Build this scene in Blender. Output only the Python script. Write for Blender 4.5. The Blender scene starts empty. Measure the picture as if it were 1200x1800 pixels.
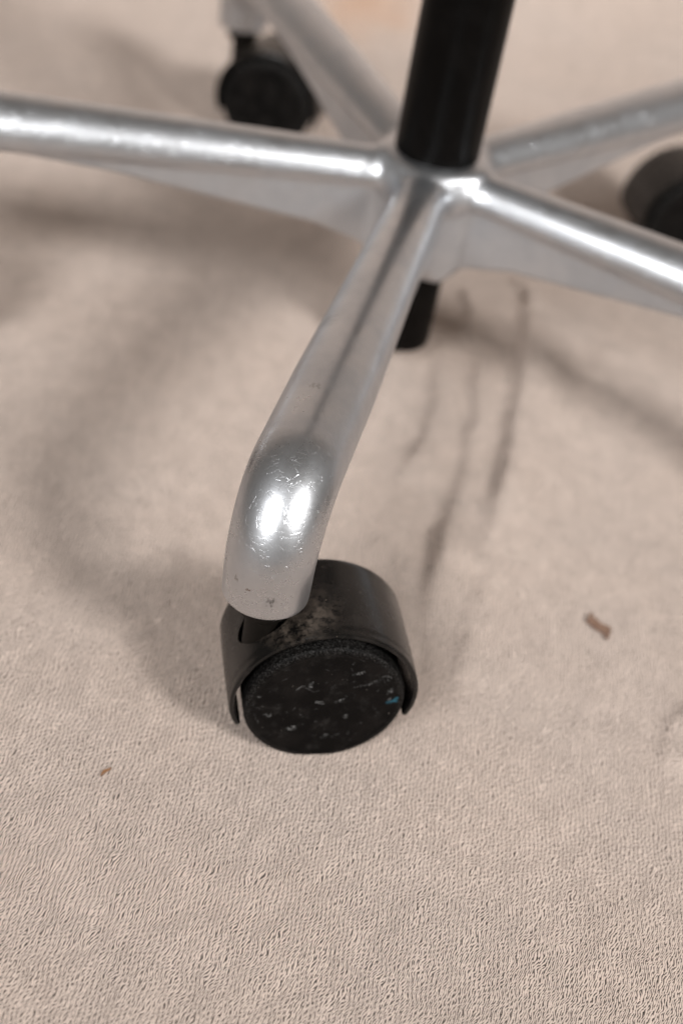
import bpy, bmesh, math, random
import numpy as np
from mathutils import Vector, Matrix, noise as mnoise

scene = bpy.context.scene
C = scene.collection

# ------------------------------------------------------------------ camera, world, lamps, exposure
cam_data = bpy.data.cameras.new("camera")
cam = bpy.data.objects.new("camera", cam_data)
C.objects.link(cam)
cam.location = (-0.0127, -0.5581, 0.3630)
cam.rotation_euler = (0.8662, -0.1501, 0.1218)
cam_data.sensor_fit = 'VERTICAL'
cam_data.sensor_height = 36.0
cam_data.lens = 36.0 * 2360.34 / 1800.0
cam_data.clip_start = 0.01
cam_data.clip_end = 50.0
cam_data.dof.use_dof = True
cam_data.dof.focus_distance = 0.414
cam_data.dof.aperture_fstop = 5.2
cam_data.dof.aperture_blades = 9
scene.camera = cam

world = bpy.data.worlds.new("World")
scene.world = world
world.use_nodes = True
bg = world.node_tree.nodes["Background"]
bg.inputs[0].default_value = (1.0, 0.90, 0.80, 1)
bg.inputs[1].default_value = 0.13


def softbox(name, direction, dist, target, size, power, color, aim, spread):
    ld = bpy.data.lights.new(name, 'AREA')
    ld.shape = 'DISK'
    ld.size = size
    ld.energy = power
    ld.color = color
    ld.spread = math.radians(spread)          # honeycomb grid on the softbox
    o = bpy.data.objects.new(name, ld)
    C.objects.link(o)
    dvec = Vector(direction).normalized()
    o.location = Vector(target) + dvec * dist
    o.rotation_euler = (o.location - Vector(aim)).to_track_quat('Z', 'Y').to_euler()
    return o


softbox("softbox_right", (0.589, -0.541, 0.601), 2.6, (0, -0.1, 0.05), 0.56, 10.8, (1.0, 0.98, 0.96), (-0.10, 0.52, 0.20), 62)
softbox("softbox_left", (-0.351, -0.714, 0.605), 2.6, (0, -0.1, 0.05), 1.10, 9.6, (1.0, 0.995, 0.99), (0.00, 0.52, 0.20), 62)

vs = scene.view_settings
vs.view_transform = 'Standard'
vs.look = 'None'
vs.gamma = 1.0
vs.exposure = 0.0
vs.use_curve_mapping = False
scene.cycles.use_denoising = True


# ------------------------------------------------------------------ node helpers
class NB:
    """small helper to write shader maths as expressions"""

    def __init__(self, name):
        self.mat = bpy.data.materials.new(name)
        self.mat.use_nodes = True
        self.nt = self.mat.node_tree
        self.n = self.nt.nodes
        self.bsdf = self.n["Principled BSDF"]
        self.out = self.n["Material Output"]
        self._co = None

    def link(self, a, b):
        self.nt.links.new(a, b)

    def put(self, sock, v):
        if isinstance(v, bpy.types.NodeSocket):
            self.link(v, sock)
        elif v is not None:
            sock.default_value = v

    def co(self):
        if self._co is None:
            self._co = self.n.new("ShaderNodeTexCoord").outputs["Object"]
        return self._co

    def m(self, op, a, b=None, c=None, clamp=False):
        nd = self.n.new("ShaderNodeMath")
        nd.operation = op
        nd.use_clamp = clamp
        self.put(nd.inputs[0], a)
        if b is not None:
            self.put(nd.inputs[1], b)
        if c is not None:
            self.put(nd.inputs[2], c)
        return nd.outputs[0]

    def vm(self, op, a, b=None, scale=None):
        nd = self.n.new("ShaderNodeVectorMath")
        nd.operation = op
        self.put(nd.inputs[0], a)
        if b is not None:
            self.put(nd.inputs[1], b)
        if scale is not None:
            self.put(nd.inputs["Scale"], scale)
        return nd.outputs["Value"] if op in ('LENGTH', 'DISTANCE', 'DOT_PRODUCT') else nd.outputs[0]

    def sep(self, v):
        nd = self.n.new("ShaderNodeSeparateXYZ")
        self.put(nd.inputs[0], v)
        return nd.outputs

    def comb(self, x=0.0, y=0.0, z=0.0):
        nd = self.n.new("ShaderNodeCombineXYZ")
        for i, v in enumerate((x, y, z)):
            self.put(nd.inputs[i], v)
        return nd.outputs[0]

    def mapping(self, v, loc=(0, 0, 0), rot=(0, 0, 0), scale=(1, 1, 1)):
        nd = self.n.new("ShaderNodeMapping")
        self.put(nd.inputs["Vector"], v)
        nd.inputs["Location"].default_value = loc
        nd.inputs["Rotation"].default_value = rot
        nd.inputs["Scale"].default_value = scale
        return nd.outputs[0]

    def noise(self, v, scale, detail=2.0, rough=0.5, dist=0.0, color=False):
        nd = self.n.new("ShaderNodeTexNoise")
        self.put(nd.inputs["Vector"], v)
        nd.inputs["Scale"].default_value = scale
        nd.inputs["Detail"].default_value = detail
        nd.inputs["Roughness"].default_value = rough
        nd.inputs["Distortion"].default_value = dist
        return nd.outputs["Color"] if color else nd.outputs["Fac"]

    def step(self, v, a, b, lo=0.0, hi=1.0):
        nd = self.n.new("ShaderNodeMapRange")
        nd.interpolation_type = 'SMOOTHSTEP'
        self.put(nd.inputs[0], v)
        nd.inputs[1].default_value = a
        nd.inputs[2].default_value = b
        nd.inputs[3].default_value = lo
        nd.inputs[4].default_value = hi
        return nd.outputs[0]

    def mix(self, f, a, b):
        nd = self.n.new("ShaderNodeMix")
        nd.data_type = 'RGBA'
        self.put(nd.inputs[0], f)
        for s, v in ((nd.inputs[6], a), (nd.inputs[7], b)):
            self.put(s, v if isinstance(v, bpy.types.NodeSocket) else (*v, 1))
        return nd.outputs[2]

    def bump(self, h, strength, dist, normal=None):
        nd = self.n.new("ShaderNodeBump")
        nd.inputs["Strength"].default_value = strength
        nd.inputs["Distance"].default_value = dist
        self.put(nd.inputs["Height"], h)
        if normal is not None:
            self.link(normal, nd.inputs["Normal"])
        return nd.outputs[0]

    def attr(self, name):
        nd = self.n.new("ShaderNodeAttribute")
        nd.attribute_name = name
        return nd

    def set(self, **kw):
        for k, v in kw.items():
            s = self.bsdf.inputs[k.replace("_", " ")]
            if isinstance(v, tuple) and len(v) == 3:
                v = (*v, 1)
            self.put(s, v)
        return self.mat


def streaks(nb, v, angles, fine, longs, lo, hi, seed=0.0):
    """hairline scratches: strongly stretched noise, thresholded, in several directions"""
    tot = None
    for i, a in enumerate(angles):
        mp = nb.mapping(v, loc=(3.1 * i + seed, 1.7 * i, 0.4 * i), rot=a, scale=(longs, longs, fine))
        s = nb.step(nb.noise(mp, 1.0, 1.0, 0.5), lo, hi)
        tot = s if tot is None else nb.m('MAXIMUM', tot, s)
    return tot


# ------------------------------------------------------------------ materials
def mat_cloth():
    nb = NB("crinkle_knit_cloth")
    P = nb.vm('SCALE', nb.co(), scale=1000.0)             # millimetres
    s = nb.sep(P)
    flat = nb.comb(s[0], s[1], nb.m('MULTIPLY', s[2], 1.0))
    w1 = nb.noise(flat, 0.13, 2, 0.5, color=True)
    w2 = nb.noise(flat, 0.50, 2, 0.6, color=True)
    a1 = nb.sep(nb.vm('SUBTRACT', w1, (0.5, 0.5, 0.5)))
    a2 = nb.sep(nb.vm('SUBTRACT', w2, (0.5, 0.5, 0.5)))
    x = nb.m('ADD', s[0], nb.m('ADD', nb.m('MULTIPLY', a1[0], 3.2), nb.m('MULTIPLY', a2[0], 0.42)))
    y = nb.m('ADD', s[1], nb.m('ADD', nb.m('MULTIPLY', a1[1], 5.0), nb.m('MULTIPLY', a2[1], 1.0)))
    y = nb.m('ADD', y, nb.m('MULTIPLY', s[2], 1.0))
    wale = nb.m('MULTIPLY', x, 1 / 1.45)
    U = nb.m('MULTIPLY', wale, 2 * math.pi)
    wid = nb.m('FLOOR', nb.m('ADD', wale, 0.5))              # which wale: every one starts its loops elsewhere
    jit = nb.noise(nb.comb(nb.m('MULTIPLY', wid, 7.31), nb.m('MULTIPLY', s[1], 0.22), 0.0), 1.0, 1.0, 0.5)
    be = math.radians(69)
    q = nb.m('SUBTRACT', nb.m('MULTIPLY', x, math.sin(be)), nb.m('MULTIPLY', y, math.cos(be)))
    q = nb.m('ADD', q, nb.m('MULTIPLY', jit, 2.0))
    hs = nb.m('MULTIPLY_ADD', nb.m('COSINE', nb.m('MULTIPLY', q, 2 * math.pi / 0.68)), 0.5, 0.5)
    hw = nb.m('MULTIPLY_ADD', nb.m('COSINE', U), 0.5, 0.5)
    nf = nb.noise(flat, 1.5, 3, 0.6)
    nbig = nb.noise(flat, 0.09, 2, 0.5)
    h = nb.m('ADD', nb.m('MULTIPLY', hs, 0.62), nb.m('MULTIPLY', hw, 0.85))
    h = nb.m('ADD', h, nb.m('MULTIPLY', nf, 0.40))
    # open gaps of the knit: where strand, wale and crinkle are all low
    gapv = nb.m('ADD', nb.m('MULTIPLY', hs, 0.62), nb.m('MULTIPLY', hw, 0.26))
    gapv = nb.m('ADD', gapv, nb.m('MULTIPLY', nf, 0.75))
    gapv = nb.m('ADD', gapv, nb.m('MULTIPLY', nbig, 0.22))
    gap = nb.step(gapv, 0.60, 0.90, 1.0, 0.0)
    # colour: undyed oatmeal yarn, slight yarn-to-yarn and large soft toning
    n1 = nb.noise(flat, 0.012, 3, 0.55)
    n2 = nb.noise(flat, 0.35, 3, 0.6)
    col = nb.mix(nb.step(n1, 0.35, 0.65), (0.672, 0.548, 0.474), (0.660, 0.548, 0.482))
    col = nb.mix(nb.step(n2, 0.35, 0.7), col, (0.672, 0.556, 0.484))
    # old tan stain in the cloth behind the column
    st = nb.vm('DISTANCE', nb.vm('MULTIPLY', P, (1.0, 0.75, 0.0)), (-62.0, 335.0, 0.0))
    st = nb.m('ADD', st, nb.m('MULTIPLY', nb.noise(flat, 0.03, 3), 50.0))
    col = nb.mix(nb.step(st, 20.0, 85.0, 0.60, 0.0), col, (0.62, 0.33, 0.17))
    bmp = nb.bump(h, 1.0, 0.00026)
    b = nb.bsdf
    nb.set(Base_Color=col, Roughness=0.92, Normal=bmp)
    b.inputs["Specular IOR Level"].default_value = 0.15
    b.inputs["Sheen Weight"].default_value = 0.12
    tr = nb.n.new("ShaderNodeBsdfTransparent")
    mx = nb.n.new("ShaderNodeMixShader")
    nb.link(nb.m('MULTIPLY', gap, 0.92), mx.inputs[0])
    nb.link(b.outputs[0], mx.inputs[1])
    nb.link(tr.outputs[0], mx.inputs[2])
    nb.link(mx.outputs[0], nb.out.inputs["Surface"])
    return nb.mat


def mat_floor():
    nb = NB("dark_floor_under_cloth")
    n = nb.noise(nb.co(), 30.0, 4)
    return nb.set(Base_Color=nb.mix(n, (0.030, 0.022, 0.018), (0.060, 0.045, 0.035)), Roughness=0.7)


def mat_alu(name, marks=()):
    nb = NB(name)
    P = nb.co()
    n1 = nb.noise(P, 60.0, 4, 0.6)
    n2 = nb.noise(P, 420.0, 3, 0.6)
    sc = None
    for vs_scale, off, lo in ((300.0, 0.0, 0.50), (520.0, 3.3, 0.52), (210.0, 7.1, 0.54)):
        wv = nb.vm('ADD', P, nb.vm('SCALE', nb.vm('SUBTRACT', nb.noise(P, 130.0, 2, 0.5, color=True), (0.5, 0.5, 0.5)), scale=0.006))
        vo = nb.n.new("ShaderNodeTexVoronoi")
        vo.feature = 'DISTANCE_TO_EDGE'
        nb.link(nb.mapping(wv, loc=(off, off * 0.7, 0), rot=(off, 0.4, off)), vo.inputs["Vector"])
        vo.inputs["Scale"].default_value = vs_scale
        ln = nb.step(vo.outputs["Distance"], 0.006, 0.034, 1.0, 0.0)
        ln = nb.m('MULTIPLY', ln, nb.step(nb.noise(nb.mapping(P, loc=(off, 1, 2)), 240.0, 2, 0.5), lo, lo + 0.10))
        sc = ln if sc is None else nb.m('MAXIMUM', sc, ln)
    sc2 = streaks(nb, P, [(1.2, 0.8, 0.2), (1.9, 0.2, 0.3), (0.4, -1.1, 0.1), (1.57, 1.0, 0.0)], 6500.0, 120.0, 0.70, 0.78, 9.0)
    col = nb.mix(nb.step(n1, 0.35, 0.7), (0.575, 0.588, 0.610), (0.505, 0.520, 0.545))
    # small oxidation pits
    pit = nb.step(nb.noise(P, 520.0, 2, 0.5), 0.765, 0.80)
    col = nb.mix(nb.m('MULTIPLY', pit, 0.25), col, (0.20, 0.17, 0.15))
    xs_ = nb.sep(P)
    # tread on for years: the bend is burnished, the rest has gone dull, the cast flanks are dullest
    rough = nb.m('ADD', nb.step(xs_[0], 0.195, 0.222, 0.23, 0.205), nb.m('MULTIPLY', n1, 0.10))
    rough = nb.m('ADD', rough, nb.m('MULTIPLY', nb.step(xs_[2], 0.0925, 0.0965, 0.16, 0.0), nb.step(xs_[0], 0.19, 0.21, 1.0, 0.0)))
    rough = nb.m('ADD', rough, nb.m('MULTIPLY', n2, 0.06))
    for i, (c, r, amt, colr, stretch) in enumerate(marks):
        d = nb.vm('DISTANCE', P, c)
        d = nb.m('ADD', d, nb.m('MULTIPLY', nb.m('SUBTRACT', nb.noise(nb.mapping(P, scale=stretch), 1.0, 3), 0.5), r * 3.0))
        k = nb.m('MULTIPLY', nb.step(d, r * 0.2, r, 1.0, 0.0), amt)
        col = nb.mix(k, col, colr)
        rough = nb.m('ADD', rough, nb.m('MULTIPLY', k, 0.25))
    h = nb.m('ADD', nb.m('MULTIPLY', sc, -0.85), nb.m('MULTIPLY', sc2, -0.22))
    h = nb.m('ADD', h, nb.m('MULTIPLY', n2, 0.30))
    h = nb.m('ADD', h, nb.m('MULTIPLY', pit, -0.7))
    bmp = nb.bump(h, 1.0, 0.000028)
    big = nb.bump(n1, 0.25, 0.0006, bmp)
    nb.set(Base_Color=col, Metallic=1.0, Roughness=rough, Normal=big)
    # years of fine hairlines: a second, broad lobe over the polished one
    b2 = nb.n.new("ShaderNodeBsdfPrincipled")
    nb.link(col, b2.inputs["Base Color"])
    b2.inputs["Metallic"].default_value = 1.0
    b2.inputs["Roughness"].default_value = 0.52
    nb.link(big, b2.inputs["Normal"])
    mx = nb.n.new("ShaderNodeMixShader")
    nb.link(nb.m('ADD', 0.18, nb.m('MULTIPLY', nb.step(n1, 0.3, 0.7), 0.30)), mx.inputs[0])
    nb.link(nb.bsdf.outputs[0], mx.inputs[1])
    nb.link(b2.outputs[0], mx.inputs[2])
    nb.link(mx.outputs[0], nb.out.inputs["Surface"])
    return nb.mat


def mat_black(name, base, rough, speck=0.5, spec=0.4):
    nb = NB(name)
    P = nb.co()
    n1 = nb.noise(P, 80.0, 4, 0.6)
    n2 = nb.noise(P, 900.0, 2, 0.5)
    sp = nb.step(nb.noise(P, 1100.0, 1, 0.5), 0.76, 0.82)
    col = nb.mix(nb.step(n1, 0.4, 0.75), base, tuple(c * 1.7 for c in base))
    col = nb.mix(nb.m('MULTIPLY', sp, speck), col, (0.20, 0.17, 0.14))
    r = nb.m('ADD', rough, nb.m('MULTIPLY', n1, 0.18))
    nb.set(Base_Color=col, Roughness=r, Normal=nb.bump(n2, 0.25, 0.0001))
    nb.bsdf.inputs["Specular IOR Level"].default_value = spec
    return nb.mat


def mat_hood():
    """black plastic hood; brown dust caught round the stem (own coordinates: x along t, y along n, z up)"""
    nb = NB("dusty_black_plastic")
    P = nb.co()
    n1 = nb.noise(P, 95.0, 5, 0.65)
    n2 = nb.noise(P, 900.0, 2, 0.5)
    n3 = nb.noise(P, 330.0, 5, 0.7)
    sp = nb.step(nb.noise(P, 850.0, 1, 0.5), 0.755, 0.80)
    col = nb.mix(nb.step(n1, 0.4, 0.75), (0.0028, 0.0026, 0.0025), (0.0056, 0.0050, 0.0046))
    d = nb.vm('DISTANCE', nb.vm('MULTIPLY', P, (0.8, 0.9, 1.0)), (-0.0090, -0.0010, 0.0545))
    k = nb.m('MULTIPLY', nb.step(d, 0.004, 0.0150, 1.0, 0.0), nb.step(n3, 0.36, 0.62))
    k = nb.m('MULTIPLY', k, nb.step(n1, 0.35, 0.56))
    col = nb.mix(nb.m('MULTIPLY', k, 0.55), col, (0.130, 0.102, 0.080))
    soft = nb.m('MULTIPLY', nb.step(n1, 0.42, 0.8), 0.07)
    col = nb.mix(soft, col, (0.13, 0.11, 0.095))
    col = nb.mix(nb.m('MULTIPLY', sp, 0.7), col, (0.25, 0.20, 0.15))
    r = nb.m('ADD', 0.15, nb.m('MULTIPLY', n1, 0.22))
    r = nb.m('ADD', r, nb.m('MULTIPLY', k, 0.35), clamp=True)
    nb.set(Base_Color=col, Roughness=r, Normal=nb.bump(nb.m('ADD', n2, nb.m('MULTIPLY', k, 2.0)), 0.3, 0.0001))
    nb.bsdf.inputs["Specular IOR Level"].default_value = 0.36
    return nb.mat


def mat_wheel():
    """scuffed wheel; the scuffs' own shapes come in the colour attribute 'wear'"""
    nb = NB("scuffed_black_wheel")
    P = nb.co()
    w = nb.attr("wear")
    n1 = nb.noise(P, 120.0, 4, 0.6)
    n2 = nb.noise(P, 1300.0, 2, 0.5)
    n3 = nb.noise(P, 480.0, 4, 0.7)
    col = nb.mix(nb.step(n1, 0.4, 0.7), (0.0022, 0.0020, 0.0019), (0.0055, 0.0047, 0.0043))
    sp = nb.step(nb.noise(P, 900.0, 1, 0.5), 0.76, 0.81)
    col = nb.mix(nb.m('MULTIPLY', sp, 0.35), col, (0.2, 0.18, 0.16))
    ws = nb.n.new("ShaderNodeSeparateColor")
    nb.link(w.outputs["Color"], ws.inputs[0])
    k = nb.m('MULTIPLY', ws.outputs[0], nb.m('MULTIPLY', nb.step(n3, 0.36, 0.62), nb.step(nb.noise(P, 1900.0, 3, 0.7), 0.36, 0.62)))
    col = nb.mix(k, col, (0.30, 0.30, 0.30))
    haze_ = nb.m('MULTIPLY', nb.step(nb.noise(P, 170.0, 5, 0.7), 0.50, 0.78), nb.step(n3, 0.3, 0.7))
    col = nb.mix(nb.m('MULTIPLY', haze_, 0.08), col, (0.22, 0.21, 0.20))
    lint = nb.m('MULTIPLY', ws.outputs[1], nb.step(nb.noise(P, 1500.0, 3, 0.7), 0.47, 0.68))
    col = nb.mix(nb.m('MULTIPLY', lint, 0.22), col, (0.13, 0.125, 0.12))
    col = nb.mix(nb.m('MULTIPLY', ws.outputs[2], nb.step(n3, 0.30, 0.5)), col, (0.020, 0.075, 0.105))
    r = nb.m('ADD', 0.42, nb.m('MULTIPLY', n1, 0.2))
    hh = nb.m('ADD', n2, nb.m('MULTIPLY', lint, 1.5))
    nb.set(Base_Color=col, Roughness=r, Normal=nb.bump(hh, 0.35, 0.00012))
    nb.bsdf.inputs["Specular IOR Level"].default_value = 0.07
    return nb.mat


M_CLOTH = mat_cloth()
M_FLOOR = mat_floor()
M_ALU = mat_alu("polished_cast_aluminium")
M_ALU_FRONT = mat_alu("worn_cast_aluminium", [
    ((0.2612, 0.0048, 0.0745), 0.0022, 0.75, (0.10, 0.095, 0.09), (900, 900, 500)),
    ((0.2632, -0.0030, 0.0770), 0.0010, 0.9, (0.16, 0.09, 0.05), (1500, 1500, 1500)),
    ((0.2610, -0.0075, 0.0790), 0.0012, 0.6, (0.18, 0.15, 0.13), (1500, 1500, 900)),
    ((0.1550, -0.0100, 0.1080), 0.0060, 0.45, (0.26, 0.27, 0.28), (900, 200, 300)),
    ((0.2020, -0.0030, 0.1150), 0.0022, 0.5, (0.30, 0.30, 0.29), (900, 900, 900)),
    ((0.0420, 0.0000, 0.1100), 0.0090, 0.45, (0.30, 0.31, 0.32), (350, 500, 300)),
])
M_COLUMN = mat_black("black_lacquered_column", (0.0016, 0.0014, 0.0013), 0.28, 0.12, 0.07)
M_STUB = mat_black("black_tube", (0.0030, 0.0025, 0.0022), 0.36, 0.1, 0.06)
M_STEM = mat_black("greased_steel_stem", (0.0045, 0.0036, 0.0028), 0.45, 0.5, 0.12)
M_HOOD = mat_hood()
M_WHEEL = mat_wheel()


def mat_fleck(name, a, b):
    nb = NB(name)
    n = nb.noise(nb.co(), 600.0, 3)
    return nb.set(Base_Color=nb.mix(n, a, b), Roughness=0.8)


# ------------------------------------------------------------------ mesh helpers
def mesh_obj(name, verts, faces, mat, parent=None, smooth=True):
    me = bpy.data.meshes.new(name)
    me.from_pydata([tuple(map(float, v)) for v in verts], [], [tuple(map(int, f)) for f in faces])
    me.update()
    if smooth:
        me.polygons.foreach_set("use_smooth", [True] * len(me.polygons))
    me.materials.append(mat)
    o = bpy.data.objects.new(name, me)
    C.objects.link(o)
    o.parent = parent
    return o


def lathe_data(profile, seg, axis='Z'):
    """profile: list of (radius, height); closed with poles where radius is 0"""
    v, f = [], []
    for (r, h) in profile:
        for k in range(seg):
            a = 2 * math.pi * k / seg
            p = (r * math.cos(a), r * math.sin(a), h)
            if axis == 'Y':
                p = (p[0], h, p[1])
            v.append(p)
    for i in range(len(profile) - 1):
        for k in range(seg):
            a, b = i * seg + k, i * seg + (k + 1) % seg
            q = (a, b, b + seg, a + seg)
            f.append(q if axis == 'Z' else q[::-1])
    return v, f


def round_profile(r, h0, h1, e, n=5):
    """solid cylinder profile with rounded edges of radius e"""
    pr = [(1e-5, h0)]
    for i in range(n + 1):
        a = math.pi / 2 * i / n
        pr.append((r - e + e * math.sin(a), h0 + e - e * math.cos(a)))
    for i in range(n + 1):
        a = math.pi / 2 * i / n
        pr.append((r - e + e * math.cos(a), h1 - e + e * math.sin(a)))
    pr.append((1e-5, h1))
    return pr


# ------------------------------------------------------------------ the cloth
def graded(a, b, lo, hi, fine, coarse):
    out = [a]
    while out[-1] < b:
        x = out[-1]
        d = 0.0 if lo <= x <= hi else (lo - x if x < lo else x - hi)
        out.append(x + min(coarse, fine + d * 0.12))
    return np.array(out)


def seg_dist(X, Y, pts):
    best = np.full(X.shape, 1e9)
    side = np.zeros(X.shape)
    along = np.zeros(X.shape)
    n = len(pts) - 1
    for i in range(n):
        (ax, ay), (bx, by) = pts[i], pts[i + 1]
        dx, dy = bx - ax, by - ay
        L2 = dx * dx + dy * dy
        t = np.clip(((X - ax) * dx + (Y - ay) * dy) / L2, 0, 1)
        ex, ey = X - (ax + t * dx), Y - (ay + t * dy)
        d = np.hypot(ex, ey)
        s = np.sign(dx * ey - dy * ex)
        m = d < best
        best = np.where(m, d, best)
        side = np.where(m, s, side)
        along = np.where(m, (i + t) / n, along)
    return best, side, along


def val_noise(X, Y, scale, seed):
    rng = np.random.RandomState(seed)
    G = rng.rand(256, 256)
    u, v = X / scale + 71.3, Y / scale + 43.7
    iu, iv = np.floor(u).astype(int), np.floor(v).astype(int)
    fu, fv = u - iu, v - iv
    fu, fv = fu * fu * (3 - 2 * fu), fv * fv * (3 - 2 * fv)
    g = lambda a, b: G[a % 256, b % 256]
    return ((g(iu, iv) * (1 - fu) + g(iu + 1, iv) * fu) * (1 - fv) +
            (g(iu, iv + 1) * (1 - fu) + g(iu + 1, iv + 1) * fu) * fv) - 0.5


LEG_R = 0.2497
TH = -0.1210
LEG_ANG = [TH - math.pi / 2 + k * 2 * math.pi / 5 for k in range(5)]
STEM = [(LEG_R * math.cos(a), LEG_R * math.sin(a)) for a in LEG_ANG]

# face direction n of each caster (angle); t = n turned +90 degrees points from the stem to the wheel
CASTER_PHI = [-1.2971, -2.6, 1.86, -1.72, -1.57]
OFF = 0.0230
W_CENTRE = []
for k in range(5):
    n_ = (math.cos(CASTER_PHI[k]), math.sin(CASTER_PHI[k]))
    W_CENTRE.append((STEM[k][0] - n_[1] * OFF, STEM[k][1] + n_[0] * OFF))

FOLDS = [  # polyline, height, half width, lean
    ([(0.066, 0.075), (0.0675, 0.03), (0.064, -0.03), (0.0585, -0.09), (0.0525, -0.142)], 0.0115, 0.0090, 0.76),
    ([(0.042, 0.03), (0.045, -0.03), (0.042, -0.09), (0.034, -0.13), (0.031, -0.19)], 0.0085, 0.0078, 0.7),
    ([(0.022, 0.012), (0.026, -0.03), (0.021, -0.07), (0.012, -0.10)], 0.0072, 0.0070, 0.7),
    ([(0.050, -0.150), (0.047, -0.185), (0.042, -0.215)], 0.0024, 0.0045, 0.6),
    ([(0.136, -0.196), (0.126, -0.210), (0.1205, -0.236)], 0.0042, 0.0055, 0.65),
    ([(0.031, 0.085), (0.036, 0.055), (0.034, 0.03)], 0.0035, 0.0035, 0.3),
    ([(0.060, 0.105), (0.066, 0.085), (0.068, 0.06)], 0.0040, 0.0040, 0.3),
    ([(0.110, 0.055), (0.104, 0.030), (0.100, 0.012)], 0.0025, 0.0060, 0.3),
    ([(0.018, -0.14), (0.022, -0.17), (0.025, -0.205)], 0.0016, 0.0040, -0.3),
    ([(-0.20, -0.10), (-0.12, -0.165), (-0.07, -0.178)], 0.0012, 0.012, 0.2),
]


def cloth_height(X, Y):
    Z = 0.0040 * val_noise(X, Y, 0.11, 3) + 0.0014 * val_noise(X, Y, 0.045, 5)
    Z += 0.0004 * val_noise(X * 1.8, Y * 0.7, 0.018, 8)
    for i, (pts, h, w, lean) in enumerate(FOLDS):
        wob = 0.0022 * val_noise(X, Y, 0.016, 40 + i)
        d, s, al = seg_dist(X + wob, Y, pts)
        ws = np.where(s * lean > 0, w * (1 + 1.6 * abs(lean)), w * (1 - 0.45 * abs(lean)))
        env = np.clip(np.sin(np.pi * np.clip(al, 0.04, 0.96)) * 1.6, 0, 1)
        var = 0.75 + 0.5 * val_noise(X, Y, 0.03, 60 + i)
        Z += h * env * var * np.exp(-(d / ws) ** 2)
    # pressed flat under the casters
    k = np.ones_like(X)
    for (cx, cy) in W_CENTRE:
        d = np.hypot(X - cx, Y - cy)
        k *= np.clip((d - 0.034) / 0.04, 0, 1)
    return Z * k + 0.0009 * (1 - k)


xs = graded(-1.5, 1.5, -0.24, 0.24, 0.0016, 0.05)
ys = graded(-0.75, 1.05, -0.40, 0.13, 0.0016, 0.04)
X, Y = np.meshgrid(xs, ys)
Z = cloth_height(X, Y)
fall = np.clip((0.9 - Y) / 0.3, 0, 1)
Z = Z * fall
# sweep: the sheet turns up behind the chair and hangs there
Rs = 0.50
Y0 = 0.34
rows_y, rows_z = [], []
tail = list(np.linspace(ys[-1], ys[-1] + 1.75, 34)[1:])
allY = np.concatenate([ys, tail])
sy, sz = [], []
for a in allY:
    if a <= Y0:
        sy.append(a); sz.append(0.0)
    else:
        phi = min((a - Y0) / Rs, math.radians(80))
        rest = (a - Y0) - phi * Rs
        sy.append(Y0 + Rs * math.sin(phi) + rest * math.cos(phi))
        sz.append(Rs * (1 - math.cos(phi)) + rest * math.sin(phi))
sy, sz = np.array(sy), np.array(sz)
nx, ny = len(xs), len(allY)
VX = np.tile(xs, (ny, 1))
VY = np.tile(sy[:, None], (1, nx))
VZ = np.tile(sz[:, None], (1, nx))
VZ[:len(ys)] += Z
VY[len(ys):] += 0.03 * val_noise(VX[len(ys):], VZ[len(ys):] * 0.3, 0.22, 11)
verts = np.stack([VX, VY, VZ], -1).reshape(-1, 3)
idx = np.arange(nx * ny).reshape(ny, nx)
quads = np.stack([idx[:-1, :-1], idx[:-1, 1:], idx[1:, 1:], idx[1:, :-1]], -1).reshape(-1, 4)


def fast_mesh(name, verts, quads, mat, parent=None):
    me = bpy.data.meshes.new(name)
    me.vertices.add(len(verts))
    me.vertices.foreach_set("co", np.asarray(verts, dtype=np.float32).ravel())
    me.loops.add(quads.size)
    me.loops.foreach_set("vertex_index", np.asarray(quads, dtype=np.int32).ravel())
    me.polygons.add(len(quads))
    me.polygons.foreach_set("loop_start", np.arange(0, quads.size, 4, dtype=np.int32))
    me.polygons.foreach_set("use_smooth", np.ones(len(quads), dtype=bool))
    me.update(calc_edges=True)
    me.validate()
    me.materials.append(mat)
    o = bpy.data.objects.new(name, me)
    C.objects.link(o)
    o.parent = parent
    return o


cloth = fast_mesh("floor_cloth", verts, quads, M_CLOTH)
cloth["kind"] = "structure"
cloth["label"] = "oatmeal crinkled knit cloth spread under the chair base"
floor = mesh_obj("floor", [(-1.6, -0.8, -0.006), (1.6, -0.8, -0.006), (1.6, 1.3, -0.006), (-1.6, 1.3, -0.006)],
                 [(0, 1, 2, 3)], M_FLOOR, smooth=False)
floor["kind"] = "structure"
floor["label"] = "dark floor showing through the open knit of the cloth"


# ------------------------------------------------------------------ chair base: cast star of five legs (signed distances -> mesh)
def smin(a, b, k):
    h = np.clip(0.5 + 0.5 * (b - a) / k, 0, 1)
    return b * (1 - h) + a * h - k * h * (1 - h)


def smax(a, b, k):
    return -smin(-a, -b, k)


AX_Z = 0.0988       # height of the leg's axis at the hub
RB = 0.0235         # bend radius of the axis
END_Z = 0.0655


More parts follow.
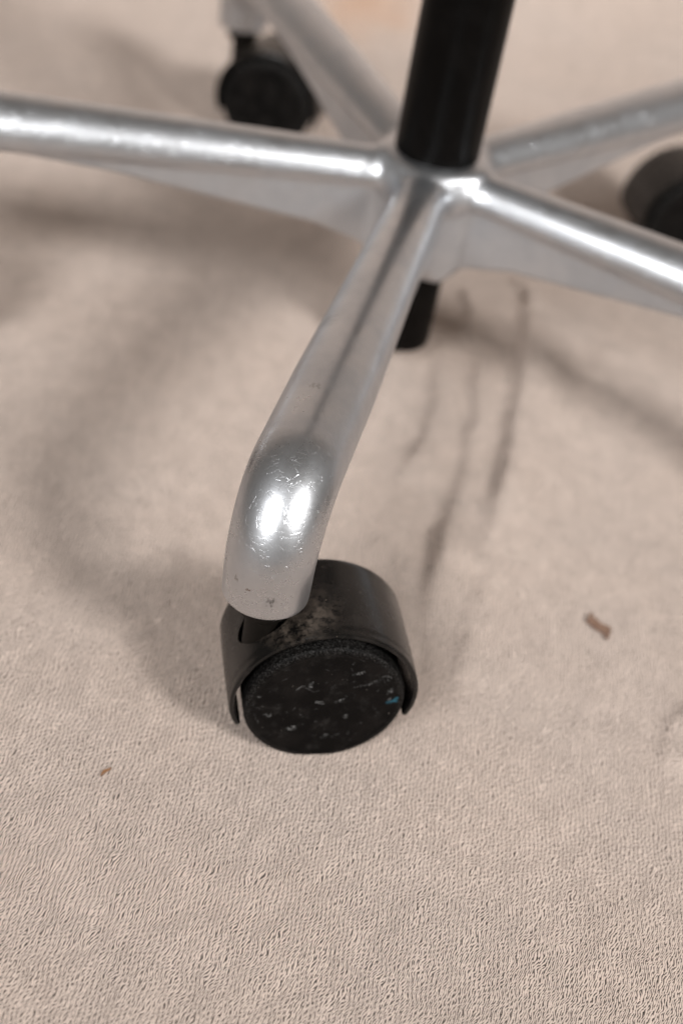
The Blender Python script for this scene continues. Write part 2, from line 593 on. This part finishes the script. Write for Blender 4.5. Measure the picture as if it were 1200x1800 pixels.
def leg_sdf(x, y, z):
    axz = AX_Z + 0.010 * x
    axz_end = AX_Z + 0.010 * (LEG_R - RB)
    xb = LEG_R - RB
    zc = axz_end - RB
    # three stretches: straight, bend, drop
    straight = x <= xb
    drop = (~straight) & (z <= zc)
    bx, bz = x - xb, z - zc
    rad = np.hypot(bx, bz)
    inner_s = axz - z
    inner_b = RB - rad
    inner_d = LEG_R - x
    inner = np.where(straight, inner_s, np.where(drop, inner_d, inner_b))
    phi = np.clip(np.arctan2(bx, bz), 0, math.pi / 2)
    s = np.where(straight, x, np.where(drop, xb + RB * math.pi / 2 + (zc - z), xb + RB * phi))
    rho = np.interp(s, [0.0, 0.03, 0.08, 0.13, 0.18, 0.235, 0.262, 0.30],
                    [0.0108, 0.0111, 0.0126, 0.0139, 0.0149, 0.0149, 0.0143, 0.0136])
    cut = np.interp(s, [0.0, 0.19, 0.225, 0.255, 0.30], [0.0035, 0.0060, 0.0085, 0.0120, 0.0170])
    # outer bulge is a little flattened on top
    rr = np.hypot(y, np.where(inner < 0, inner * 1.06, inner))
    d = rr - rho
    d = smax(d, inner - cut, 0.0042)
    # end face of the drop
    d = smax(d, END_Z - z, 0.0016)
    # web below the half-round top
    zb = np.interp(x, [0.0, 0.02, 0.05, 0.078, 0.104, 0.14, 0.18, 0.3],
                   [0.0600, 0.0640, 0.0745, 0.0795, 0.0840, 0.0902, 0.0945, 0.0945])
    hw = rho - 0.0022
    qy, qz = np.abs(y) - hw, np.maximum(zb - z, z - axz)
    dw = smax(qy, qz, 0.0025)
    dw = smax(dw, x - 0.19, 0.004)
    return smin(d, dw, 0.0008)


def star_sdf(P):
    x, y, z = P[:, 0], P[:, 1], P[:, 2]
    c, s = math.cos(2 * math.pi / 5), math.sin(2 * math.pi / 5)
    d = leg_sdf(x, y, z)
    d1 = leg_sdf(c * x + s * y, -s * x + c * y, z)
    d2 = leg_sdf(c * x - s * y, s * x + c * y, z)
    r = np.hypot(x, y)
    hub = smax(r - 0.0235, np.maximum(z - 0.1098, 0.0595 - z), 0.004)
    # only the two neighbours matter inside this fifth of the star
    d = smin(d, smin(d1, d2, 0.004), 0.0190)
    return smin(d, hub, 0.006)


def surface_nets(sdf, lo, hi, h):
    n = [int(round((hi[i] - lo[i]) / h)) + 1 for i in range(3)]
    ax = [lo[i] + h * np.arange(n[i]) for i in range(3)]
    G = np.stack(np.meshgrid(*ax, indexing='ij'), -1)
    V = sdf(G.reshape(-1, 3)).reshape(n)
    ins = V < 0
    cs = sum(ins[i:n[0] - 1 + i, j:n[1] - 1 + j, k:n[2] - 1 + k].astype(np.int8)
             for i in (0, 1) for j in (0, 1) for k in (0, 1))
    act = (cs > 0) & (cs < 8)
    ids = np.full(act.shape, -1, dtype=np.int64)
    cells = np.argwhere(act)
    ids[act] = np.arange(len(cells))
    P = np.array(lo) + h * (cells + 0.5)
    e = h * 0.05
    for _ in range(4):
        g = np.stack([sdf(P + e * np.eye(3)[i]) - sdf(P - e * np.eye(3)[i]) for i in range(3)], -1) / (2 * e)
        v = sdf(P)
        step = (v / np.maximum((g * g).sum(-1), 0.25))[:, None] * g
        ln = np.linalg.norm(step, axis=1, keepdims=True)
        P = P - step * np.minimum(1, 0.7 * h / np.maximum(ln, 1e-12))
    quads = []
    for axi in range(3):
        o = [a for a in range(3) if a != axi]
        sl = [slice(None)] * 3
        a0 = [slice(1, -1)] * 3
        a0[axi] = slice(0, n[axi] - 1)
        a1 = list(a0)
        a1[axi] = slice(1, n[axi])
        A, B = ins[tuple(a0)], ins[tuple(a1)]
        ch = np.argwhere(A != B)
        base = ch.copy()
        base[:, o[0]] += 1
        base[:, o[1]] += 1
        inside_first = A[tuple(ch.T)]
        q = []
        for (d0, d1) in ((0, 0), (-1, 0), (-1, -1), (0, -1)):
            b = base.copy()
            b[:, o[0]] += d0
            b[:, o[1]] += d1
            q.append(ids[tuple(b.T)])
        q = np.stack(q, -1)
        flip = inside_first if axi != 1 else ~inside_first
        q[~flip] = q[~flip][:, ::-1]
        quads.append(q)
    quads = np.concatenate(quads)
    return P, quads[(quads >= 0).all(1)]


def sdf_normals(sdf, P, e=3e-4):
    g = np.stack([sdf(P + e * np.eye(3)[i]) - sdf(P - e * np.eye(3)[i]) for i in range(3)], -1)
    return g / np.maximum(np.linalg.norm(g, axis=1, keepdims=True), 1e-12)


SP, SQ = surface_nets(star_sdf, (-0.003, -0.046, 0.054), (0.2712, 0.046, 0.121), 0.0011)
HUB_CUT = 0.0265
tan36 = math.tan(math.pi / 5)


def sector_mesh(name, keep_hub):
    bm = bmesh.new()
    bv = [bm.verts.new(p) for p in SP]
    for q in SQ:
        try:
            bm.faces.new([bv[i] for i in q])
        except ValueError:
            pass
    planes = []
    for sgn in (1, -1):
        nrm = Vector((-math.sin(math.pi / 5), sgn * math.cos(math.pi / 5), 0))
        planes.append((Vector((0, 0, 0)), nrm))
    planes.append((Vector((HUB_CUT, 0, 0)), Vector((1, 0, 0)) if keep_hub else Vector((-1, 0, 0))))
    for co, no in planes:
        bmesh.ops.bisect_plane(bm, geom=bm.verts[:] + bm.edges[:] + bm.faces[:], dist=1e-6,
                               plane_co=co, plane_no=no, clear_outer=True)
    loose = [v for v in bm.verts if not v.link_faces]
    bmesh.ops.delete(bm, geom=loose, context='VERTS')
    if keep_hub:
        vs_ = np.array([v.co[:] for v in bm.verts])
        bm.verts.index_update()
        fs = [[v.index for v in f.verts] for f in bm.faces]
        allv, allf, alln = [], [], []
        nn = sdf_normals(star_sdf, vs_)
        for k in range(5):
            a = 2 * math.pi * k / 5
            R = np.array([[math.cos(a), -math.sin(a), 0], [math.sin(a), math.cos(a), 0], [0, 0, 1]])
            allf += [[i + k * len(vs_) for i in f] for f in fs]
            allv.append(vs_ @ R.T)
            alln.append(nn @ R.T)
        V, N = np.concatenate(allv), np.concatenate(alln)
        me = bpy.data.meshes.new(name)
        me.from_pydata(V.tolist(), [], allf)
    else:
        me = bpy.data.meshes.new(name)
        bm.to_mesh(me)
        V = np.array([v.co[:] for v in me.vertices])
        N = sdf_normals(star_sdf, V)
    bm.free()
    me.update()
    me.polygons.foreach_set("use_smooth", [True] * len(me.polygons))
    me.normals_split_custom_set_from_vertices(N.tolist())
    return me


leg_me = sector_mesh("leg", False)
hub_me = sector_mesh("hub", True)
leg_me.materials.append(M_ALU)
hub_me.materials.append(M_ALU)
leg_front_me = leg_me.copy()
leg_front_me.materials.clear()
leg_front_me.materials.append(M_ALU_FRONT)

base = bpy.data.objects.new("chair_base", None)
C.objects.link(base)
base["label"] = "polished aluminium five-star chair base on black casters with a black central column"
base["category"] = "chair base"

hub = bpy.data.objects.new("hub", hub_me)
C.objects.link(hub)
hub.parent = base
hub.rotation_euler = (0, 0, LEG_ANG[0])
for k in range(5):
    lg = bpy.data.objects.new("leg", leg_front_me if k == 0 else leg_me)
    C.objects.link(lg)
    lg.parent = base
    lg.rotation_euler = (0, 0, LEG_ANG[k])
    if k == 0:
        lg["label"] = "scratched front leg bending down into the nearest caster"

# black column above, thinner tube below
v, f = lathe_data(round_profile(0.01875, 0.1085, 0.345, 0.0012), 72)
mesh_obj("column", v, f, M_COLUMN, base)
v, f = lathe_data(round_profile(0.0150, 0.0135, 0.064, 0.0022), 56)
mesh_obj("lower_tube", v, f, M_STUB, base)


# ------------------------------------------------------------------ casters (local: x = t, y = -n (back), z up; origin on the floor below the wheel centre)
WR = 0.0265
FRONT = 0.0141
RH = 0.0323
HF, HB = 0.0130, -0.0235      # hood front and back along n


def ring(bm, pts):
    return [bm.verts.new(p) for p in pts]


def hood_mesh():
    a0, a1 = math.radians(-13.5), math.radians(200.0)
    na = 72
    # outline of the shell in (radius, depth): outer skin with rolled front and back lips, then the inside
    ro, ri = RH, RH - 0.0020
    prof = []
    e = 0.0010
    for dep, sg in ((HF, 1), (HB, -1)):
        for i in range(5):
            a = math.pi * i / 4
            # half-round lip from inside to outside (front) or outside to inside (back)
            rr = (ro + ri) / 2 - (ro - ri) / 2 * math.cos(a) * sg
            dd = dep - sg * e + sg * e * math.sin(a)
            prof.append((rr, dd))
    # insert points along the outer skin, slightly barrelled
    mid = []
    for i in range(1, 24):
        t_ = i / 24
        dd = (HF - e) + ((HB + e) - (HF - e)) * t_
        mid.append((ro + (-0.0003 if i == 1 else 0.0002 * math.sin(math.pi * t_)), dd))
    prof = prof[:5] + mid + prof[5:]
    bm = bmesh.new()
    rows = []
    for j in range(na + 1):
        a = a0 + (a1 - a0) * j / na
        # the skirt thins a little towards its tips
        tip = min((a - a0), (a1 - a))
        k = 1.0 - 0.045 * math.exp(-(tip / 0.22))
        rows.append(ring(bm, [(r * k * math.cos(a), -dd, WR + r * k * math.sin(a)) for (r, dd) in prof]))
    m = len(prof)
    for j in range(na):
        for i in range(m):
            bm.faces.new((rows[j][i], rows[j][(i + 1) % m], rows[j + 1][(i + 1) % m], rows[j + 1][i]))
    bm.faces.new(rows[0])
    bm.faces.new(rows[-1][::-1])
    bmesh.ops.recalc_face_normals(bm, faces=bm.faces)
    me = bpy.data.meshes.new("hood")
    bm.to_mesh(me)
    bm.free()
    return me


def boolean_mesh(me, plug_me, op='DIFFERENCE'):
    """vertical socket for the stem, cut out of the hood's flank"""
    a = bpy.data.objects.new("tmp_a", me)
    b = bpy.data.objects.new("tmp_b", plug_me)
    C.objects.link(a)
    C.objects.link(b)
    md = a.modifiers.new("cut", 'BOOLEAN')
    md.operation = op
    md.solver = 'EXACT'
    md.object = b
    dg = bpy.context.evaluated_depsgraph_get()
    out = bpy.data.meshes.new_from_object(a.evaluated_get(dg))
    bpy.data.objects.remove(a)
    bpy.data.objects.remove(b)
    return out


PY = 0.0030                     # the socket sits a little behind the stem plane centre
v, f = lathe_data([(1e-5, 0.030), (0.0080, 0.030), (0.0080, 0.075), (1e-5, 0.075)], 48)
plug = bpy.data.meshes.new("plug")
bmp_ = bmesh.new()
pv = [bmp_.verts.new((x_ - OFF + 0.0020, y_ + PY, z_)) for (x_, y_, z_) in v]
for q in f:
    bmp_.faces.new([pv[i] for i in q])
bmesh.ops.remove_doubles(bmp_, verts=bmp_.verts, dist=2e-5)
bmesh.ops.recalc_face_normals(bmp_, faces=bmp_.faces)
bmp_.to_mesh(plug)
bmp_.free()
hood_me = boolean_mesh(hood_mesh(), plug)
hood_me.materials.clear()
hood_me.materials.append(M_HOOD)


def smooth_by_angle(me, deg):
    me.polygons.foreach_set("use_smooth", [True] * len(me.polygons))
    bm = bmesh.new()
    bm.from_mesh(me)
    for e in bm.edges:
        if len(e.link_faces) == 2 and e.calc_face_angle(0) > math.radians(deg):
            e.smooth = False
    bm.to_mesh(me)
    bm.free()


smooth_by_angle(hood_me, 35)

# socket walls and floor (a cup that lines the pocket, joined to the hood's inner web)
def closed_mesh(name, v, f):
    me = bpy.data.meshes.new(name)
    bm = bmesh.new()
    vs_ = [bm.verts.new(p) for p in v]
    for q in f:
        bm.faces.new([vs_[i] for i in q])
    bmesh.ops.remove_doubles(bm, verts=bm.verts, dist=2e-5)
    bmesh.ops.recalc_face_normals(bm, faces=bm.faces)
    bm.to_mesh(me)
    bm.free()
    return me


v, f = lathe_data([(1e-5, 0.0290), (0.0105, 0.0290), (0.0105, 0.0700), (0.0078, 0.0700), (0.0078, 0.0365), (1e-5, 0.0365)], 48)
cup = closed_mesh("cup", [(x_ - OFF + 0.0020, y_ + PY, z_) for (x_, y_, z_) in v], f)
v, f = lathe_data(round_profile(RH - 0.0006, -HF + 0.001, -HB - 0.001, 0.0005), 96, 'Y')
core = closed_mesh("core", [(x_, y_, z_ + WR) for (x_, y_, z_) in v], f)
socket_me = boolean_mesh(cup, core, 'INTERSECT')
socket_me.materials.clear()
socket_me.materials.append(M_HOOD)
smooth_by_angle(socket_me, 35)

# stem: grip neck and collar under the leg's end
stem_v, stem_f = lathe_data([(1e-5, 0.0366), (0.0052, 0.0366), (0.0055, 0.0372), (0.0055, 0.0570), (0.0080, 0.0580),
                             (0.0086, 0.0588), (0.0086, 0.0640), (0.0082, 0.0647), (0.0086, 0.0700), (1e-5, 0.0700)], 40)
stem_v = [(x_ - OFF + 0.0004, y_ + 0.0006, z_) for (x_, y_, z_) in stem_v]


WW = WR + 0.0007               # the tread sinks a little into the cloth


def wheel_mesh(front, detailed):
    """disc with a rounded shoulder; face towards -y (front) or +y (back); fine grid on the detailed face"""
    y_face = -FRONT if front else 0.0246
    y_in = -0.0005 if front else 0.0115
    sg = 1 if front else -1
    seg = 180 if detailed else 64
    nr = 70 if detailed else 8
    prof = []
    rf = WW - 0.0016
    for i in range(nr):
        r = rf * i / (nr - 1)
        # shallow dish with a raised outer margin
        dish = 0.00035 * (1 - (r / rf) ** 2) + 0.0002 * math.exp(-((r - rf * 0.965) / 0.0007) ** 2) * -1
        prof.append((max(r, 1e-5), y_face + sg * dish))
    for i in range(1, 7):
        a = math.pi / 2 * i / 6
        prof.append((rf + 0.0016 * math.sin(a), y_face + sg * 0.0016 * (1 - math.cos(a))))
    for tt in (0.3, 0.6, 1.0):
        prof.append((WW, y_face + sg * 0.0016 + (y_in - y_face - sg * 0.0016) * tt))
    prof.append((1e-5, y_in))
    v, f = [], []
    for (r, yy) in prof:
        for k in range(seg):
            a = 2 * math.pi * k / seg
            v.append((r * math.cos(a), yy, r * math.sin(a)))
    for i in range(len(prof) - 1):
        for k in range(seg):
            a, b = i * seg + k, i * seg + (k + 1) % seg
            f.append((a, b, b + seg, a + seg) if front else (a, a + seg, b + seg, b))
    me = bpy.data.meshes.new("wheel")
    me.from_pydata(v, [], f)
    me.polygons.foreach_set("use_smooth", [True] * len(me.polygons))
    me.materials.append(M_WHEEL)
    P = np.array(v)
    col = np.zeros((len(v), 4))
    col[:, 3] = 1
    rr = np.hypot(P[:, 0], P[:, 2])
    # lint round the shoulder
    col[:, 1] = np.clip((rr - (rf - 0.0012)) / 0.0016, 0, 1)
    if detailed:
        def scuff(x0, z0, x1, z1, w, amt, ch=0):
            d, _, _ = seg_dist(P[:, 0], P[:, 2], [(x0, z0), (x1, z1)])
            m_ = np.abs(P[:, 1] - y_face) < 0.002
            col[:, ch] = np.maximum(col[:, ch], amt * np.clip(1.4 - d / w, 0, 1) * m_)
        mm = 0.001
        rs = np.random.RandomState(12)
        for (x0, z0, x1, z1, w, amt) in SCUFFS:
            nsub = 2 + int(4 * rs.rand())
            for _ in range(nsub):
                a_, b_ = sorted(rs.rand(2))
                if b_ - a_ < 0.15:
                    b_ = a_ + 0.15
                jx, jz = (rs.rand(2) - 0.5) * 1.1
                bx_, bz_ = (rs.rand(2) - 0.5) * 1.2
                scuff((x0 + (x1 - x0) * a_ + jx) * mm, (z0 + (z1 - z0) * a_ + jz) * mm,
                      (x0 + (x1 - x0) * b_ + jx + bx_) * mm, (z0 + (z1 - z0) * b_ + jz + bz_) * mm,
                      w * mm * (0.2 + 0.7 * rs.rand()), min(1.0, amt * (0.5 + 0.8 * rs.rand())))
        for (x0, z0, x1, z1, w) in BLUE:
            scuff(x0 * mm, z0 * mm, x1 * mm, z1 * mm, w * mm, 1.0, 2)
        rng = np.random.RandomState(4)
        for i in range(46):
            a, r_ = rng.rand() * 6.283, 0.0245 * rng.rand() ** 0.4
            L_ = 0.0006 + 0.003 * rng.rand() ** 2
            b = rng.rand() * 3.14
            x0, z0 = r_ * math.cos(a), r_ * math.sin(a)
            scuff(x0, z0, x0 + L_ * math.cos(b), z0 + L_ * math.sin(b), 0.00012, 0.10 + 0.22 * rng.rand())
    ca = me.color_attributes.new("wear", 'FLOAT_COLOR', 'POINT')
    ca.data.foreach_set("color", col.ravel())
    me.update()
    return me


SCUFFS = [  # x0, z0, x1, z1, half width (mm), strength
    (-11.5, -12.5, -8.0, -11.0, 0.9, 0.75), (-9.8, -11.5, -8.8, -11.0, 0.7, 1.0),
    (-2.5, -8.8, -0.5, -7.6, 0.8, 0.45), (2.5, 0.8, 5.5, 2.2, 0.8, 0.65), (5.5, 2.2, 7.0, 4.0, 0.5, 0.35),
    (-3.5, 1.2, 0.5, 0.6, 0.5, 0.6), (-3.0, 1.5, -1.0, 3.0, 0.3, 0.4),
    (-6.3, 9.2, -5.4, 10.8, 0.6, 0.75), (-12.5, 6.0, -8.5, 9.5, 0.35, 0.40), (-8.5, 9.5, -4.0, 6.5, 0.25, 0.3),
    (6.0, 14.5, 12.5, 16.0, 0.4, 0.6), (9.0, 15.8, 12.0, 16.6, 0.35, 0.7), (14.5, 10.5, 18.5, 12.5, 0.5, 0.4),
    (8.5, 8.5, 15.0, 10.5, 0.4, 0.35), (18.0, 12.5, 19.5, 11.3, 0.5, 0.75), (19.8, 5.2, 22.0, 7.0, 0.5, 0.55),
    (17.5, 14.5, 20.0, 14.0, 0.3, 0.5), (0.5, -17.5, 2.5, -16.0, 0.7, 0.45), (7.5, -6.2, 8.8, -5.8, 0.6, 0.4),
    (-19.0, -4.5, -17.5, -5.2, 0.4, 0.4), (21.3, 2.2, 21.9, 2.7, 0.5, 0.9),
]
BLUE = [(21.4, 0.9, 24.2, 2.0, 0.55), (23.4, 2.2, 24.3, 3.6, 0.45)]
wheel_front_me = wheel_mesh(True, True)
wheel_front_plain = wheel_mesh(True, False)
wheel_back_me = wheel_mesh(False, False)
ax_v, ax_f = lathe_data(round_profile(0.0035, -0.012, 0.022, 0.0008), 20, 'Y')

for k in range(5):
    ang = CASTER_PHI[k] + math.pi / 2          # rotation that carries local x onto t
    hd = bpy.data.objects.new("caster", hood_me)
    C.objects.link(hd)
    hd.parent = base
    hd.location = (W_CENTRE[k][0], W_CENTRE[k][1], 0.0)
    hd.rotation_euler = (0, 0, ang)
    if k == 0:
        hd["label"] = "dusty black caster hood with a scuffed wheel"
    for nm, me_ in (("wheel", wheel_front_me if k == 0 else wheel_front_plain), ("wheel", wheel_back_me)):
        w = bpy.data.objects.new(nm, me_)
        C.objects.link(w)
        w.parent = hd
        w.location = (0, 0, WR)
    if k == 0:
        sm = mesh_obj("stem", stem_v, stem_f, M_STEM)
        so = bpy.data.objects.new("stem_socket", socket_me)
        C.objects.link(so)
        axl = mesh_obj("axle", ax_v, ax_f, M_STEM)
        stem_me, axle_me = sm.data, axl.data
        smooth_by_angle(stem_me, 40)
        for o in (sm, so, axl):
            o.parent = hd
        axl.location = (0, 0, WR)
    else:
        for nm, me_ in (("stem", stem_me), ("stem_socket", socket_me), ("axle", axle_me)):
            o = bpy.data.objects.new(nm, me_)
            C.objects.link(o)
            o.parent = hd
            if nm == "axle":
                o.location = (0, 0, WR)

# ------------------------------------------------------------------ bits lying on the cloth


def chip(name, loc, rz, length, width, thick, curl, mat, seed, label, cat):
    rng = random.Random(seed)
    nu, nv = 22, 6
    top, bot = [], []
    for i in range(nu + 1):
        u = i / nu
        wdt = width * (math.sin(math.pi * min(max(u, 0.03), 0.97)) ** 0.9) * (0.55 + 0.75 * rng.random())
        sh = width * 0.25 * math.sin(u * 7 + seed)
        for j in range(nv + 1):
            vv = j / nv - 0.5
            zc_ = curl * (abs(u - 0.5) * 2) ** 2 + curl * 0.8 * (vv * 2) ** 2 + thick * 0.4 * rng.random()
            top.append(((u - 0.5) * length, vv * wdt + sh, zc_ + thick))
            bot.append(((u - 0.5) * length, vv * wdt + sh, zc_))
    n1 = len(top)
    W = nv + 1
    faces = []
    for i in range(nu):
        for j in range(nv):
            a = i * W + j
            faces.append((a, a + W, a + W + 1, a + 1))
            faces.append((n1 + a, n1 + a + 1, n1 + a + W + 1, n1 + a + W))
    for i in range(nu):
        for j, fl in ((0, False), (nv, True)):
            a = i * W + j
            q = (a, a + W, n1 + a + W, n1 + a)
            faces.append(q if fl else q[::-1])
    for j in range(nv):
        a = j
        faces.append((a, a + 1, n1 + a + 1, n1 + a))
        a = nu * W + j
        faces.append((a, n1 + a, n1 + a + 1, a + 1))
    o = mesh_obj(name, top + bot, faces, mat)
    z = float(cloth_height(np.array([[loc[0]]]), np.array([[loc[1]]]))[0, 0])
    o.location = (loc[0], loc[1], z + 0.0003)
    o.rotation_euler = (0, 0, rz)
    o["label"] = label
    o["category"] = cat
    return o


chip("bark_flake", (0.0984, -0.1643), math.radians(-62), 0.0150, 0.0056, 0.0004, 0.0006,
     mat_fleck("brown_bark", (0.120, 0.050, 0.030), (0.260, 0.175, 0.125)), 3,
     "reddish brown flake lying on the cloth right of the front caster", "flake")
chip("wood_sliver", (-0.0712, -0.2800), math.radians(58), 0.0050, 0.0011, 0.0003, 0.0002,
     mat_fleck("tan_wood", (0.30, 0.15, 0.07), (0.22, 0.11, 0.05)), 5,
     "tiny tan sliver on the cloth left of the front caster", "sliver")
